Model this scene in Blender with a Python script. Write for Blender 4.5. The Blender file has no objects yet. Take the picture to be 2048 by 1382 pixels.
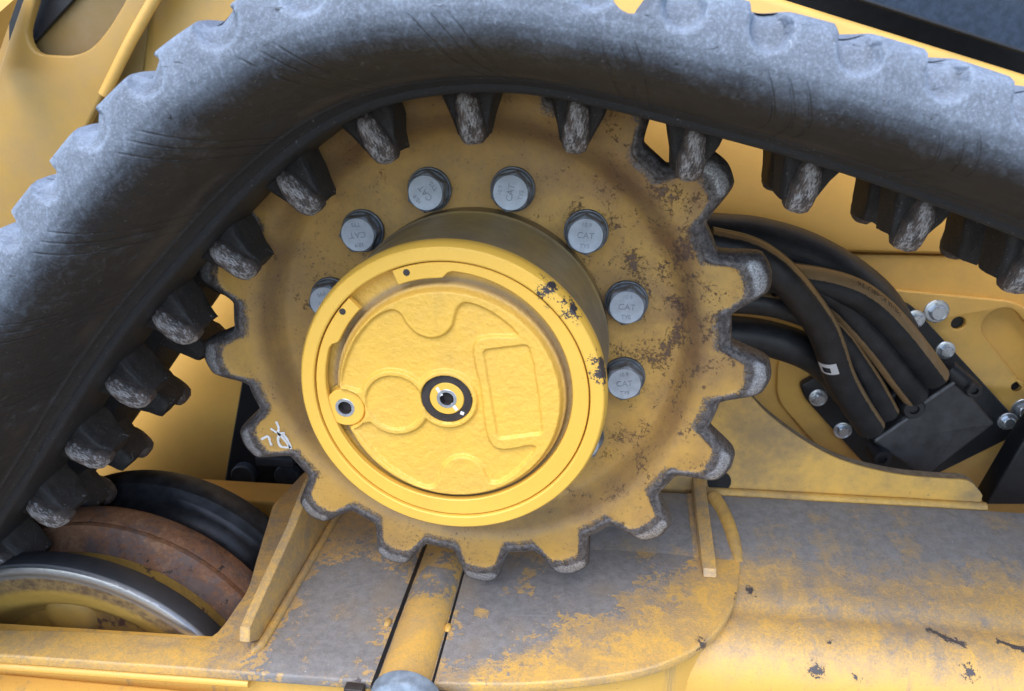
import bpy, bmesh, math, random
import numpy as np
from mathutils import Matrix, Vector, noise as mnoise
R = math.radians
random.seed(4)
S = bpy.context.scene
COL = S.collection

# ------------------------------------------------------------------ camera, sky, sun, exposure
CAM = np.array([0.1025, -0.59, 0.2281]); FPX = 1535.8
PITCH, YAW, ROLL = R(21.42), R(7.02), R(0.48)
_f = np.array([-math.sin(YAW)*math.cos(PITCH), math.cos(YAW)*math.cos(PITCH), -math.sin(PITCH)])
_r0 = np.array([math.cos(YAW), math.sin(YAW), 0]); _d0 = np.cross(_f, _r0)
CM = np.array([math.cos(ROLL)*_r0+math.sin(ROLL)*_d0, -math.sin(ROLL)*_r0+math.cos(ROLL)*_d0, _f])
cd = bpy.data.cameras.new('camera'); cam = bpy.data.objects.new('camera', cd); COL.objects.link(cam)
cd.sensor_width = 36; cd.lens = 36*FPX/2048; cd.clip_start = 0.02; cd.clip_end = 500
rm = Matrix([list(CM[0]), list(-CM[1]), list(-CM[2])]).transposed()
cam.matrix_world = Matrix.Translation(CAM.tolist()) @ rm.to_4x4()
cd.dof.use_dof = True; cd.dof.focus_distance = 0.60; cd.dof.aperture_fstop = 14
S.camera = cam

SUN_EL, SUN_AZ = R(60), R(195)          # azimuth clockwise from +y
W = bpy.data.worlds.new('World'); S.world = W; W.use_nodes = True
wn = W.node_tree.nodes; sky = wn.new('ShaderNodeTexSky'); sky.sky_type = 'NISHITA'
sky.sun_disc = False; sky.sun_elevation = SUN_EL; sky.sun_rotation = SUN_AZ
sky.air_density = 1.0; sky.dust_density = 1.5; sky.ozone_density = 1.0
bg = wn['Background']; bg.inputs['Strength'].default_value = 0.15
W.node_tree.links.new(sky.outputs['Color'], bg.inputs['Color'])
sd = bpy.data.lights.new('sun', 'SUN'); sun = bpy.data.objects.new('sun', sd); COL.objects.link(sun)
sd.energy = 0.7; sd.angle = R(45); sd.color = (1.0, 0.95, 0.88)
sdir = Vector((math.sin(SUN_AZ)*math.cos(SUN_EL), math.cos(SUN_AZ)*math.cos(SUN_EL), math.sin(SUN_EL)))
sun.rotation_euler = sdir.to_track_quat('Z', 'Y').to_euler()
S.view_settings.view_transform = 'Standard'; S.view_settings.look = 'None'
S.view_settings.exposure = 1.66; S.view_settings.gamma = 1.0

# ------------------------------------------------------------------ helpers
def at(px, py, ax, v):
    """photograph pixel -> the point of the plane x/y/z = v seen there (numbers read off the photograph once)"""
    d = CM.T @ np.array([(px-1024)/FPX, (py-691)/FPX, 1.0]); i = 'xyz'.index(ax)
    return CAM + (v-CAM[i])/d[i]*d
def axz(px, py, y):
    q = at(px, py, 'y', y); return (q[0], q[2])
def axy(px, py, z):
    q = at(px, py, 'z', z); return (q[0], q[1])

def sm(t): t = np.clip(t, 0, 1); return t*t*(3-2*t)

def link(name, me, mat, parent=None):
    o = bpy.data.objects.new(name, me); COL.objects.link(o)
    if mat is not None and not me.materials: me.materials.append(mat)
    if parent is not None: par(o, parent)
    return o
def par(o, p):
    o.parent = p      # meshes are modelled in world coordinates; only the things' own empties are moved
    o.matrix_parent_inverse = Matrix.Translation(-p.location) if p.parent is None else Matrix()
def mesh(name, verts, faces, mat, parent=None, smooth=True, sharp=40, attrs=None):
    me = bpy.data.meshes.new(name)
    me.from_pydata([tuple(map(float, v)) for v in verts], [], [tuple(map(int, f)) for f in faces]); me.update()
    if smooth:
        me.shade_smooth()
        if sharp: me.set_sharp_from_angle(angle=R(sharp))
    for k, a in (attrs or {}).items():
        at_ = me.attributes.new(k, 'FLOAT', 'POINT'); at_.data.foreach_set('value', np.asarray(a, dtype=np.float32))
    return link(name, me, mat, parent)
def thing(name, label, cat, loc, group=None):
    o = bpy.data.objects.new(name, None); COL.objects.link(o); o.location = loc; o.empty_display_size = .02
    o['label'] = label; o['category'] = cat
    if group: o['group'] = group
    return o
def tag(o, label=None, cat=None, group=None, kind=None):
    for k, v in (('label', label), ('category', cat), ('group', group), ('kind', kind)):
        if v: o[k] = v
    return o
def grid_faces(n, m, closed_n=False, closed_m=False, base=0):
    F = []
    for i in range(n if closed_n else n-1):
        for j in range(m if closed_m else m-1):
            a = i*m+j; b = ((i+1) % n)*m+j; c = ((i+1) % n)*m+(j+1) % m; d = i*m+(j+1) % m
            F.append((base+a, base+b, base+c, base+d))
    return F
def spline(pts, n):
    """Catmull-Rom through pts, n samples evenly spaced by length"""
    P = np.array(pts, float); P = np.vstack([2*P[0]-P[1], P, 2*P[-1]-P[-2]]); out = []
    for i in range(1, len(P)-2):
        t = np.linspace(0, 1, 40, endpoint=False)[:, None]
        a, b, c, d = P[i-1], P[i], P[i+1], P[i+2]
        out.append(.5*((2*b)+(-a+c)*t+(2*a-5*b+4*c-d)*t**2+(-a+3*b-3*c+d)*t**3))
    out.append(P[-2][None]); Q = np.vstack(out)
    s = np.r_[0, np.cumsum(np.linalg.norm(np.diff(Q, axis=0), axis=1))]
    u = np.linspace(0, s[-1], n)
    return np.stack([np.interp(u, s, Q[:, k]) for k in range(Q.shape[1])], 1)
def sweep(name, pts, rad, mat, parent=None, seg=16, n=60, flat=None):
    P = spline(pts, n) if n else np.array(pts, float); T = np.gradient(P, axis=0); T /= np.linalg.norm(T, axis=1)[:, None]
    up = np.array([0, 1, 0.02]); V = []
    rr = np.full(len(P), rad) if np.isscalar(rad) else np.interp(np.linspace(0, 1, len(P)), np.linspace(0, 1, len(rad)), rad)
    ang = np.zeros((len(P), seg))
    for i, (p, t) in enumerate(zip(P, T)):
        a = np.cross(t, up); a /= np.linalg.norm(a); b = np.cross(a, t)
        for k in range(seg):
            th = 2*math.pi*k/seg; ang[i, k] = th
            V.append(p+rr[i]*(math.cos(th)*a+math.sin(th)*b))
    F = grid_faces(len(P), seg, closed_m=True)
    F.append(tuple(range(seg))); F.append(tuple(reversed(range((len(P)-1)*seg, len(P)*seg))))
    F = [tuple(reversed(f)) for f in F]
    o = mesh(name, V, F, mat, parent, attrs={'turn': np.cos(ang).ravel(), 'front': np.sin(ang).ravel(),
                                              'along': np.repeat(np.linspace(0, 1, len(P)), seg)})
    return o
def lathe(name, prof, mat, parent=None, c=(0, 0, 0), seg=96, sharp=35, cap=False):
    """prof (r, y) spun about the y axis through c"""
    th = np.linspace(0, 2*math.pi, seg, endpoint=False); V = []
    for a in th:
        for r, y in prof: V.append((c[0]+r*math.cos(a), c[1]+y, c[2]+r*math.sin(a)))
    F = grid_faces(seg, len(prof), closed_n=True)
    o = mesh(name, V, F, mat, parent, sharp=sharp)
    fixn(o.data); return o
def fixn(me):
    bm = bmesh.new(); bm.from_mesh(me); bmesh.ops.remove_doubles(bm, verts=bm.verts, dist=1e-6)
    bmesh.ops.recalc_face_normals(bm, faces=bm.faces); bm.to_mesh(me); bm.free()
def box(name, lo, hi, mat, parent=None, bev=.002, rot=None, piv=None):
    bm = bmesh.new(); bmesh.ops.create_cube(bm, size=1)
    for v in bm.verts: v.co = Vector([(lo[i]+hi[i])/2+v.co[i]*(hi[i]-lo[i]) for i in range(3)])
    if bev: bmesh.ops.bevel(bm, geom=bm.edges[:], offset=bev, segments=3, affect='EDGES', profile=.5)
    if rot is not None:
        bmesh.ops.rotate(bm, verts=bm.verts, cent=Vector(piv), matrix=rot)
    me = bpy.data.meshes.new(name); bm.to_mesh(me); bm.free(); me.shade_smooth(); me.set_sharp_from_angle(angle=R(35))
    return link(name, me, mat, parent)
def rounded(pts, r, n=6):
    """round the corners of a 2D polygon; r number or list"""
    out = []; P = [np.array(p, float) for p in pts]; m = len(P)
    for i in range(m):
        ri = r if np.isscalar(r) else r[i]
        a, b, c = P[i-1], P[i], P[(i+1) % m]
        if ri <= 0: out.append(tuple(b)); continue
        u = (a-b); v = (c-b); lu, lv = np.linalg.norm(u), np.linalg.norm(v); d = min(ri, lu*.45, lv*.45)
        p0 = b+u/lu*d; p1 = b+v/lv*d
        for k in range(n+1):
            t = k/n; q = (1-t)**2*p0+2*t*(1-t)*b+t*t*p1; out.append(tuple(q))
    return out
def plate(name, outline, mat, parent=None, plane='xz', pos=0., thick=.008, bev=.0015, holes=()):
    """flat plate cut from an outline, with holes; front face at pos (towards -y) or top face at pos (towards +z)"""
    cu = bpy.data.curves.new(name, 'CURVE'); cu.dimensions = '2D'; cu.fill_mode = 'BOTH'
    for ring in [outline]+list(holes):
        sp = cu.splines.new('POLY'); sp.points.add(len(ring)-1)
        for p, q in zip(sp.points, ring): p.co = (q[0], q[1], 0, 1)
        sp.use_cyclic_u = True
    cu.extrude = thick/2-bev; cu.bevel_depth = bev; cu.bevel_resolution = 2; cu.offset = -bev
    o = bpy.data.objects.new(name, cu); COL.objects.link(o)
    dg = bpy.context.evaluated_depsgraph_get(); me = bpy.data.meshes.new_from_object(o.evaluated_get(dg))
    bpy.data.objects.remove(o); me.name = name
    if plane == 'xz': M = Matrix(((1, 0, 0, 0), (0, 0, -1, pos+thick/2), (0, 1, 0, 0), (0, 0, 0, 1)))
    elif plane == 'xy': M = Matrix(((1, 0, 0, 0), (0, 1, 0, 0), (0, 0, 1, pos-thick/2), (0, 0, 0, 1)))
    else: M = Matrix(((0, 0, 1, pos-thick/2), (1, 0, 0, 0), (0, 1, 0, 0), (0, 0, 0, 1)))   # 'yz'
    me.transform(M); me.materials.clear(); me.shade_smooth(); me.set_sharp_from_angle(angle=R(30))
    bm = bmesh.new(); bm.from_mesh(me); bmesh.ops.remove_doubles(bm, verts=bm.verts, dist=1e-6); bm.to_mesh(me); bm.free()
    return link(name, me, mat, parent)
def text_mesh(body, size, depth=.0002):
    cu = bpy.data.curves.new('lettering', 'FONT'); cu.body = body; cu.size = size; cu.extrude = depth
    cu.align_x = 'CENTER'; cu.align_y = 'CENTER'
    o = bpy.data.objects.new('lettering', cu); COL.objects.link(o)
    dg = bpy.context.evaluated_depsgraph_get(); me = bpy.data.meshes.new_from_object(o.evaluated_get(dg))
    bpy.data.objects.remove(o); return me

# ------------------------------------------------------------------ materials
class G:
    def __init__(s, name):
        s.m = bpy.data.materials.new(name); s.m.use_nodes = True; s.t = s.m.node_tree
        s.b = s.t.nodes['Principled BSDF']; s.co = s.t.nodes.new('ShaderNodeTexCoord').outputs['Object']
    def n(s, t, **k):
        x = s.t.nodes.new(t)
        for a, v in k.items(): setattr(x, a, v)
        return x
    def put(s, sock, v):
        if isinstance(v, bpy.types.NodeSocket): s.t.links.new(v, sock)
        elif isinstance(v, (tuple, list)): sock.default_value = (*v, 1) if len(v) == 3 and sock.type == 'RGBA' else v
        else: sock.default_value = v
    def noise(s, scale, detail=4, rough=.55, dist=0, stretch=None):
        x = s.n('ShaderNodeTexNoise'); x.inputs['Scale'].default_value = scale; x.inputs['Detail'].default_value = detail
        x.inputs['Roughness'].default_value = rough; x.inputs['Distortion'].default_value = dist; v = s.co
        if stretch:
            mp = s.n('ShaderNodeMapping'); mp.inputs['Scale'].default_value = stretch; s.put(mp.inputs['Vector'], v); v = mp.outputs[0]
        s.put(x.inputs['Vector'], v); return x.outputs['Fac']
    def voro(s, scale, feature='F1'):
        x = s.n('ShaderNodeTexVoronoi', feature=feature); x.inputs['Scale'].default_value = scale; s.put(x.inputs['Vector'], s.co)
        return x.outputs['Distance']
    def math(s, op, a, b=0., c=0.):
        x = s.n('ShaderNodeMath', operation=op)
        for i, v in enumerate((a, b, c)):
            if i < len(x.inputs): s.put(x.inputs[i], v)
        return x.outputs[0]
    def step(s, v, lo, hi, a=0., b=1.):
        x = s.n('ShaderNodeMapRange', interpolation_type='SMOOTHSTEP'); s.put(x.inputs[0], v)
        for i, q in enumerate((lo, hi, a, b)): s.put(x.inputs[i+1], q)
        return x.outputs[0]
    def mix(s, f, a, b):
        x = s.n('ShaderNodeMix', data_type='RGBA'); s.put(x.inputs[0], f); s.put(x.inputs[6], a); s.put(x.inputs[7], b); return x.outputs[2]
    def attr(s, nm): return s.n('ShaderNodeAttribute', attribute_name=nm).outputs['Fac']
    def sep(s, i): 
        x = s.n('ShaderNodeSeparateXYZ'); s.put(x.inputs[0], s.co); return x.outputs[i]
    def spots(s, L, warp=.35, wscale=120):
        """1 inside irregular patches: L of (centre, radius)"""
        w = s.math('MULTIPLY_ADD', s.step(s.math('ADD', s.math('MULTIPLY', s.noise(wscale, 3, .55), .62), s.math('MULTIPLY', s.noise(wscale*4, 4, .7), .38)), .36, .64), warp*1.7, 1-warp*.85); acc = None
        for c, r in L:
            d = s.n('ShaderNodeVectorMath', operation='DISTANCE'); s.put(d.inputs[0], s.co); d.inputs[1].default_value = tuple(map(float, c))
            q = s.math('DIVIDE', s.math('MULTIPLY', d.outputs['Value'], w), r)
            acc = q if acc is None else s.math('MINIMUM', acc, q)
        return s.step(acc, .8, 1.05, 1., 0.)
    def bump(s, h, dist=.001, strength=1., prev=None):
        x = s.n('ShaderNodeBump'); x.inputs['Distance'].default_value = dist; x.inputs['Strength'].default_value = strength
        s.put(x.inputs['Height'], h)
        if prev is not None: s.put(x.inputs['Normal'], prev)
        return x.outputs[0]
    def out(s, col=None, rough=None, metal=None, normal=None, spec=None):
        for k, v in (('Base Color', col), ('Roughness', rough), ('Metallic', metal), ('Normal', normal), ('Specular IOR Level', spec)):
            if v is not None: s.put(s.b.inputs[k], v)
        return s.m

YEL = (.77, .445, .095)
DUST = (.26, .185, .10); RUST = (.060, .030, .022); STEEL = (.085, .085, .092)

def paint(name, base=YEL, dust=.3, dustcol=DUST, chips=0., rust=0., rough=.42, lumps=0., spots=None, spotcol=(.05, .045, .05), fleck=.0, streak=0.):
    g = G(name)
    v = g.noise(9, 3); c = g.mix(g.step(v, .3, .7), tuple(x*.93 for x in base), tuple(min(1, x*1.05) for x in base))
    d = g.math('MULTIPLY', g.step(g.math('ADD', g.noise(14, 6, .6), g.math('MULTIPLY', g.noise(160, 4, .7), .25)), .42, .88), dust*1.5)
    d = g.math('ADD', d, g.attr('dust')); d = g.math('MINIMUM', d, .92)
    c = g.mix(d, c, dustcol)
    if streak:
        st = g.step(g.noise(30, 4, .6, 0, (1, 1, .07)), .56, .72)
        c = g.mix(g.math('MULTIPLY', st, streak), c, tuple(x*.55 for x in dustcol))
    if fleck:
        f = g.step(g.noise(420, 2, .5), .68, .76); c = g.mix(g.math('MULTIPLY', f, fleck), c, (.07, .05, .035))
    rg = g.math('MULTIPLY_ADD', g.noise(60, 4), .22, rough-.08); rg = g.math('MULTIPLY_ADD', d, .3, rg)
    met = None; h = g.noise(900, 2)
    if rust:
        n1 = g.math('ADD', g.math('MULTIPLY', g.noise(24, 2, .5, .3), .62), g.math('MULTIPLY', g.noise(170, 5, .72), .42))
        rm_ = g.step(g.math('ADD', n1, g.math('MULTIPLY', g.attr('rusty'), .2)), .70-.1*rust, .735-.1*rust)
        c = g.mix(rm_, c, g.mix(g.noise(260, 4), (.05, .028, .022), (.12, .062, .045))); rg = g.math('MAXIMUM', rg, g.math('MULTIPLY', rm_, .8))
    if chips:
        n2 = g.math('ADD', g.math('MULTIPLY', g.noise(30, 2), .5), g.math('MULTIPLY', g.noise(240, 4, .6), .5))
        cm = g.step(n2, .69-.1*chips, .71-.1*chips); c = g.mix(cm, c, spotcol)
    if spots:
        sp = g.spots(spots, .7, 200); c = g.mix(sp, c, spotcol); h = g.math('SUBTRACT', h, g.math('MULTIPLY', sp, 1.5))
    nm = g.bump(h, .00025, .5)
    if lumps:
        l = g.math('ADD', g.noise(190, 2, .5), g.math('MULTIPLY', g.noise(420, 2), .4)); nm = g.bump(l, .0011*lumps, .8, nm)
    return g.out(c, rg, met, nm)

def sprocket_mat():
    g = G('sprocket_paint')
    v = g.noise(11, 4); c = g.mix(g.step(v, .35, .65), (.52, .29, .056), (.645, .372, .082))
    d = g.step(g.math('ADD', g.noise(17, 6, .62), g.math('MULTIPLY', g.noise(230, 4, .7), .3)), .45, .95)
    c = g.mix(g.math('MINIMUM', g.math('MULTIPLY_ADD', d, .55, g.math('MULTIPLY', g.attr('dust'), .7)), .88), c, (.25, .165, .085))
    stn = g.math('MULTIPLY', g.step(g.noise(20, 5, .65), .35, .7), g.math('ADD', g.math('MULTIPLY_ADD', g.attr('rusty'), .9, .16), g.math('MULTIPLY', g.attr('dust'), .35))); c = g.mix(g.math('MINIMUM', stn, .75), c, (.20, .105, .055))
    fl = g.step(g.math('ADD', g.noise(420, 4, .7), g.math('MULTIPLY', g.math('SUBTRACT', g.noise(40, 4), .5), .35)), .60, .71); c = g.mix(g.math('MULTIPLY', fl, .8), c, (.075, .048, .03))
    n1 = g.math('ADD', g.math('MULTIPLY', g.noise(52, 3, .55, .3), .44), g.math('MULTIPLY', g.noise(330, 6, .82), .56))
    rm_ = g.step(g.math('ADD', n1, g.math('MULTIPLY', g.attr('rusty'), .15)), .618, .655)
    rc = g.mix(g.noise(300, 4, .7), (.050, .032, .030), (.15, .085, .062)); c = g.mix(g.math('MULTIPLY', rm_, .93), c, rc)
    w = g.math('ADD', g.attr('wear'), g.math('ADD', g.math('MULTIPLY', g.math('SUBTRACT', g.noise(150, 5, .7), .5), .8), g.math('MULTIPLY', g.math('SUBTRACT', g.noise(560, 5, .8), .5), 1.5)))
    wm = g.step(w, .38, .74)
    wc = g.mix(g.step(g.noise(300, 5, .75), .35, .7), (.060, .052, .050), (.19, .17, .165)); c = g.mix(wm, c, wc)
    pol = g.step(g.math('ADD', g.attr('polish'), g.math('MULTIPLY', g.math('SUBTRACT', g.noise(130, 6, .75), .5), 1.0)), .30, .75)
    br = g.mix(g.step(g.noise(700, 3, .7), .3, .7), (.22, .22, .225), (.62, .62, .64)); c = g.mix(pol, c, br)
    mt = g.math('MULTIPLY', g.math('MAXIMUM', g.math('MULTIPLY', wm, .45), g.math('MULTIPLY', pol, .8)), 1.)
    rg = g.math('MULTIPLY_ADD', g.noise(200, 4), .25, .42)
    nm = g.bump(g.noise(650, 3, .6), .0004, .6); nm = g.bump(g.math('SUBTRACT', g.noise(90, 3), g.math('MULTIPLY', rm_, .8)), .0009, .6, nm)
    return g.out(c, rg, mt, nm)

def rubber_mat(name, base=(.023, .025, .029), dust=(.26, .315, .395), amt=.5, rough=.62, lines=False):  # dusty blue default also holds the sky light on the belt
    g = G(name)
    a = g.step(g.noise(24, 6, .68, .4), .35, .75); f = g.step(g.noise(650, 6, .8), .44, .70); m_ = g.step(g.noise(120, 5, .75, .8, (1.6, 1, .6)), .45, .70)
    k = g.math('MULTIPLY', g.math('ADD', g.math('MULTIPLY_ADD', f, .42, g.math('MULTIPLY', a, .42)), g.math('MULTIPLY', m_, .35)), amt)
    at_ = g.attr('dust'); k = g.math('ADD', k, g.math('MULTIPLY', at_, g.math('MULTIPLY_ADD', f, .5, .72))); k = g.math('MINIMUM', g.math('MAXIMUM', k, 0), .97)
    c = g.mix(k, base, dust)
    if lines: c = g.mix(g.math('MULTIPLY', g.math('MULTIPLY', g.attr('brown'), g.step(g.noise(9, 4, .6), .42, .6)), .75), c, (.085, .070, .055))
    sc = g.step(g.noise(140, 4, .65, 1.2, (3.0, 1, .3)), .66, .70); sp = g.step(g.noise(760, 2), .69, .75)
    pt = g.step(g.noise(18, 3), .45, .65)
    c = g.mix(g.math('MULTIPLY', g.math('MAXIMUM', g.math('MULTIPLY', sc, pt), sp), .62*min(1, amt*1.6)), c, (.46, .49, .53))
    cut = g.step(g.noise(150, 3, .6, 1.5, (.35, 1, 2.4)), .68, .71); c = g.mix(g.math('MULTIPLY', cut, .7), c, (.012, .012, .012))
    rg = g.math('MULTIPLY_ADD', k, .22, rough-.1)
    nm = g.bump(g.noise(620, 6, .78), .0007, .8); nm = g.bump(g.math('SUBTRACT', g.noise(75, 5, .65), g.math('MULTIPLY', cut, .35)), .0018, .6, nm)
    if lines:
        u = g.attr('s'); v = g.attr('h'); acc = None
        fr = g.math('FRACT', g.math('ADD', g.math('DIVIDE', u, .0795), g.math('MULTIPLY', v, 9)))
        for q in (.40, .52, .62):
            l = g.step(g.math('ABSOLUTE', g.math('SUBTRACT', fr, q)), .004, .015, 1, 0); acc = l if acc is None else g.math('MAXIMUM', acc, l)
        msk = g.math('MULTIPLY', g.step(v, .008, .012), g.step(v, .036, .043, 1, 0))
        msk = g.math('MULTIPLY', msk, g.step(g.noise(25, 3), .36, .5))
        nm = g.bump(g.math('MULTIPLY', acc, msk), .0013, .8, nm)
    return g.out(c, rg, 0., nm, .45)

def plain(name, col, rough=.5, metal=0., var=.3, bump=.3, scale=120):
    g = G(name); n_ = g.noise(scale, 5, .65)
    c = g.mix(g.step(n_, .3, .7), tuple(x*(1-var) for x in col), tuple(min(1, x*(1+var)) for x in col))
    return g.out(c, g.math('MULTIPLY_ADD', g.noise(scale*2, 3), .25, rough-.12), metal, g.bump(g.noise(scale*4, 3), .0004, bump))

def metal_core_mat():
    g = G('worn_lug_metal')
    s_ = g.math('ADD', g.math('MULTIPLY', g.noise(620, 6, .8, .4, (1, .7, .22)), .55), g.math('MULTIPLY', g.noise(150, 5, .7, .5, (1, 1, .4)), .45))
    w = g.math('MULTIPLY_ADD', g.attr('polish'), .16, s_)
    c = g.mix(g.step(g.noise(95, 5, .7), .35, .65), (.050, .042, .040), (.135, .100, .084))
    m = g.step(w, .575, .70); c = g.mix(m, c, (.55, .53, .53))
    return g.out(c, g.math('MULTIPLY_ADD', m, -.2, .6), g.math('MULTIPLY', m, .4), g.bump(g.noise(260, 6, .8, .4, (1, 1, .5)), .0020, .9))

def frame_mat(name, grey_spots=(), yellow_spots=(), thr=.5, chipspots=(), ygrad=None, clean_below=None, tanbase=.6, soft=.05, runs=0., ywt=.14):
    """yellow paint under a dried tan and grey mud film, speckled, with runs down the front"""
    g = G(name)
    c = g.mix(g.noise(12, 3), tuple(x*.92 for x in YEL), YEL)
    fine = g.math('ADD', g.math('MULTIPLY', g.noise(26, 6, .68, .6), .5), g.math('MULTIPLY', g.noise(420, 5, .8), .5))
    tan = g.step(g.math('MULTIPLY_ADD', g.attr('mud'), .9, fine), .36, .60)
    c = g.mix(g.math('MULTIPLY', tan, tanbase), c, g.mix(g.noise(34, 5), (.30, .205, .115), (.44, .32, .18)))
    n_ = g.math('ADD', g.math('ADD', g.math('MULTIPLY', g.noise(9, 3, .5, .3), .22), g.math('MULTIPLY', g.noise(85, 6, .7, .5), .38)), g.math('MULTIPLY', g.noise(480, 5, .8), .40))
    lvl = g.math('ADD', n_, g.attr('mud'))
    if grey_spots: lvl = g.math('ADD', lvl, g.math('MULTIPLY', g.spots(grey_spots, .5, 45), .16))
    if yellow_spots: lvl = g.math('SUBTRACT', lvl, g.math('MULTIPLY', g.spots(yellow_spots, .6, 45), ywt))
    if runs: lvl = g.math('ADD', lvl, g.math('MULTIPLY', g.math('SUBTRACT', g.noise(70, 5, .7, .1, (1, .07, .07)), .5), runs))
    mk_ = g.step(lvl, thr, thr+soft); mk2 = g.step(lvl, thr-.13, thr+.13)
    mk_ = g.math('MULTIPLY_ADD', mk_, .34, g.math('MULTIPLY', mk2, .66))
    mud = g.mix(g.step(g.noise(110, 6, .78), .3, .7), (.165, .165, .172), (.255, .253, .258))
    mud = g.mix(g.math('MULTIPLY', g.step(g.noise(16, 5, .6), .48, .72), .6), mud, (.265, .215, .16))
    c = g.mix(g.math('MULTIPLY', mk_, .96), c, mud)
    sp = g.step(g.noise(620, 4, .7), .58, .72); c = g.mix(g.math('MULTIPLY', sp, .6), c, (.080, .065, .052))
    wsp = g.step(g.noise(330, 2), .765, .785); c = g.mix(g.math('MULTIPLY', wsp, .85), c, (.62, .62, .62))
    scr = g.step(g.noise(120, 3, .6, .4, (.12, 1.5, 1.5)), .70, .73); c = g.mix(g.math('MULTIPLY', scr, .4), c, (.32, .31, .30))
    if clean_below is not None:   # bare paint down the front faces, streaked by runs of mud
        f = g.step(g.math('ADD', g.sep(2), g.math('MULTIPLY', g.math('SUBTRACT', g.noise(40, 6, .7), .5), .05)), clean_below-.022, clean_below+.018)
        st = g.step(g.noise(46, 5, .72, .15, (1, .6, .05)), .55, .68)
        y_ = g.mix(g.math('MULTIPLY', st, .55), g.mix(g.math('MULTIPLY', g.noise(20, 5), .35), YEL, (.60, .36, .11)), (.27, .22, .165))
        y_ = g.mix(g.math('MULTIPLY', sp, .55), y_, (.20, .13, .06))
        c = g.mix(f, y_, c); mk_ = g.math('MULTIPLY', mk_, f)
    h = g.noise(700, 3)
    if chipspots:
        s_ = g.spots(chipspots, .75, 260); c = g.mix(s_, c, (.07, .06, .062)); h = g.math('SUBTRACT', h, s_)
    h = g.math('ADD', h, g.math('MULTIPLY', mk_, .9))
    return g.out(c, g.math('MULTIPLY_ADD', mk_, .3, .34), 0., g.bump(g.noise(70, 5, .65), .0008, .4, g.bump(h, .0004, .7)))

M = {}
M['hub'] = paint('hub_paint', (.82, .485, .072), dust=.06, rough=.38, fleck=.12,
                 spots=[((.067, -.112, .079), .0052), ((.070, -.112, .083), .004), ((.083, -.112, .066), .005), ((.1045, -.112, .028), .006), ((.105, -.112, .022), .006), ((-.032, -.112, -.104), .0018)])
M['cast'] = paint('cover_paint', (.82, .485, .072), dust=.16, rough=.40, fleck=.15, streak=.12, lumps=1.0)
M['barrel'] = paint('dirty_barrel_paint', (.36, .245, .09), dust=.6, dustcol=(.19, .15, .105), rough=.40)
M['wall'] = paint('body_paint', (.77, .445, .105), dust=.10, rough=.36, fleck=.10)
M['wall2'] = paint('inner_body_paint', (.68, .39, .085), dust=.22, rough=.4, fleck=.15)
M['strut'] = paint('gusset_paint', (.74, .43, .09), dust=.6, rough=.45, fleck=.45, chips=.35, spotcol=(.13, .12, .12))
M['bead'] = paint('weld_paint', (.70, .41, .09), dust=.6, rough=.5, fleck=.4, lumps=1.2)
M['edge'] = plain('dirty_cut_edge', (.30, .22, .14), .7)
M['sprocket'] = sprocket_mat()
M['belt'] = rubber_mat('belt_rubber', amt=.5, lines=True)
M['lug'] = rubber_mat('lug_rubber', (.015, .014, .014), (.115, .104, .098), .55, .7)
M['bracket'] = paint('bracket_paint', (.42, .245, .05), dust=.3, rough=.42, fleck=.2)  # darker than the body paint, in place of shade from an overhang
M['core'] = metal_core_mat()
M['zinc'] = plain('zinc_bolt', (.40, .44, .49), .5, .25, .12)
M['grimyzinc'] = plain('grimy_zinc', (.17, .185, .205), .55, .25, .4)  # bolt sides darkened for shade as well as grime
M['washer'] = plain('dark_washer', (.13, .145, .165), .5, .4, .35)
M['zincbright'] = plain('bright_zinc', (.62, .66, .70), .3, .85, .1)
M['mark'] = plain('stamped_mark', (.24, .265, .30), .6, .1, .2)
M['black'] = plain('black_paint', (.008, .009, .012), .45, 0., .3)
M['hose'] = plain('hose_rubber', (.016, .017, .020), .5, 0., .35, .4)
M['white'] = plain('white_marker', (.75, .75, .75), .6, 0., .1)
M['plugring'] = plain('sealing_ring', (.035, .028, .026), .55, 0., .3)
M['ink'] = plain('hose_print', (.05, .035, .02), .7, 0, .1)
M['label'] = plain('label_paper', (.62, .62, .64), .5, 0, .05)

# ------------------------------------------------------------------ ground
gm = plain('ground_dirt', (.15, .135, .115), .9, 0, .35, .6, 6)
tag(mesh('ground', [(-60, -60, -.66), (60, -60, -.66), (60, 60, -.66), (-60, 60, -.66)], [(0, 1, 2, 3)], gm, smooth=False), kind='structure')

# ------------------------------------------------------------------ drive sprocket
NT = 17; PH = R(37.33)
spk = thing('drive_sprocket', 'big worn yellow toothed drive wheel bolted round the hub', 'sprocket', (0, 0, 0))
def tooth(u, flat, run):      # u in pitches from the tooth centre
    return sm(1-(np.abs(u)-flat)/run)
na = NT*36; TH = np.linspace(0, 2*math.pi, na, endpoint=False)
U = ((TH-PH)/(2*math.pi/NT)+.5) % 1-.5
jit = np.array([mnoise.noise(Vector((math.cos(t)*9, math.sin(t)*9, 2.2))) for t in TH])*.0016
oF = .1950+.0225*tooth(U, .130, .205)-.0030*sm(np.abs(U)/.26)*tooth(U, .16, .2)+jit
oM = .2062+.0343*tooth(U, .150, .215)-.0055*sm(np.abs(U)/.28)*tooth(U, .18, .2)+jit*.6
oI = .5*oF+.5*oM
rings = []     # (radius array, y array, wear, polish)
def ring(r, y, w=0., p=0.):
    rings.append((np.broadcast_to(r, na), np.broadcast_to(y, na), np.broadcast_to(w, na), np.broadcast_to(p, na)))
crown = tooth(U, .11, .12); gul = 1-tooth(U, .14, .16)
ring(.100, .006); ring(.110, .006); ring(.125, .006); ring(.140, .006); ring(.155, .006); ring(.164, .0055); ring(.168, .0035); ring(.173, -.003)
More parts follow.
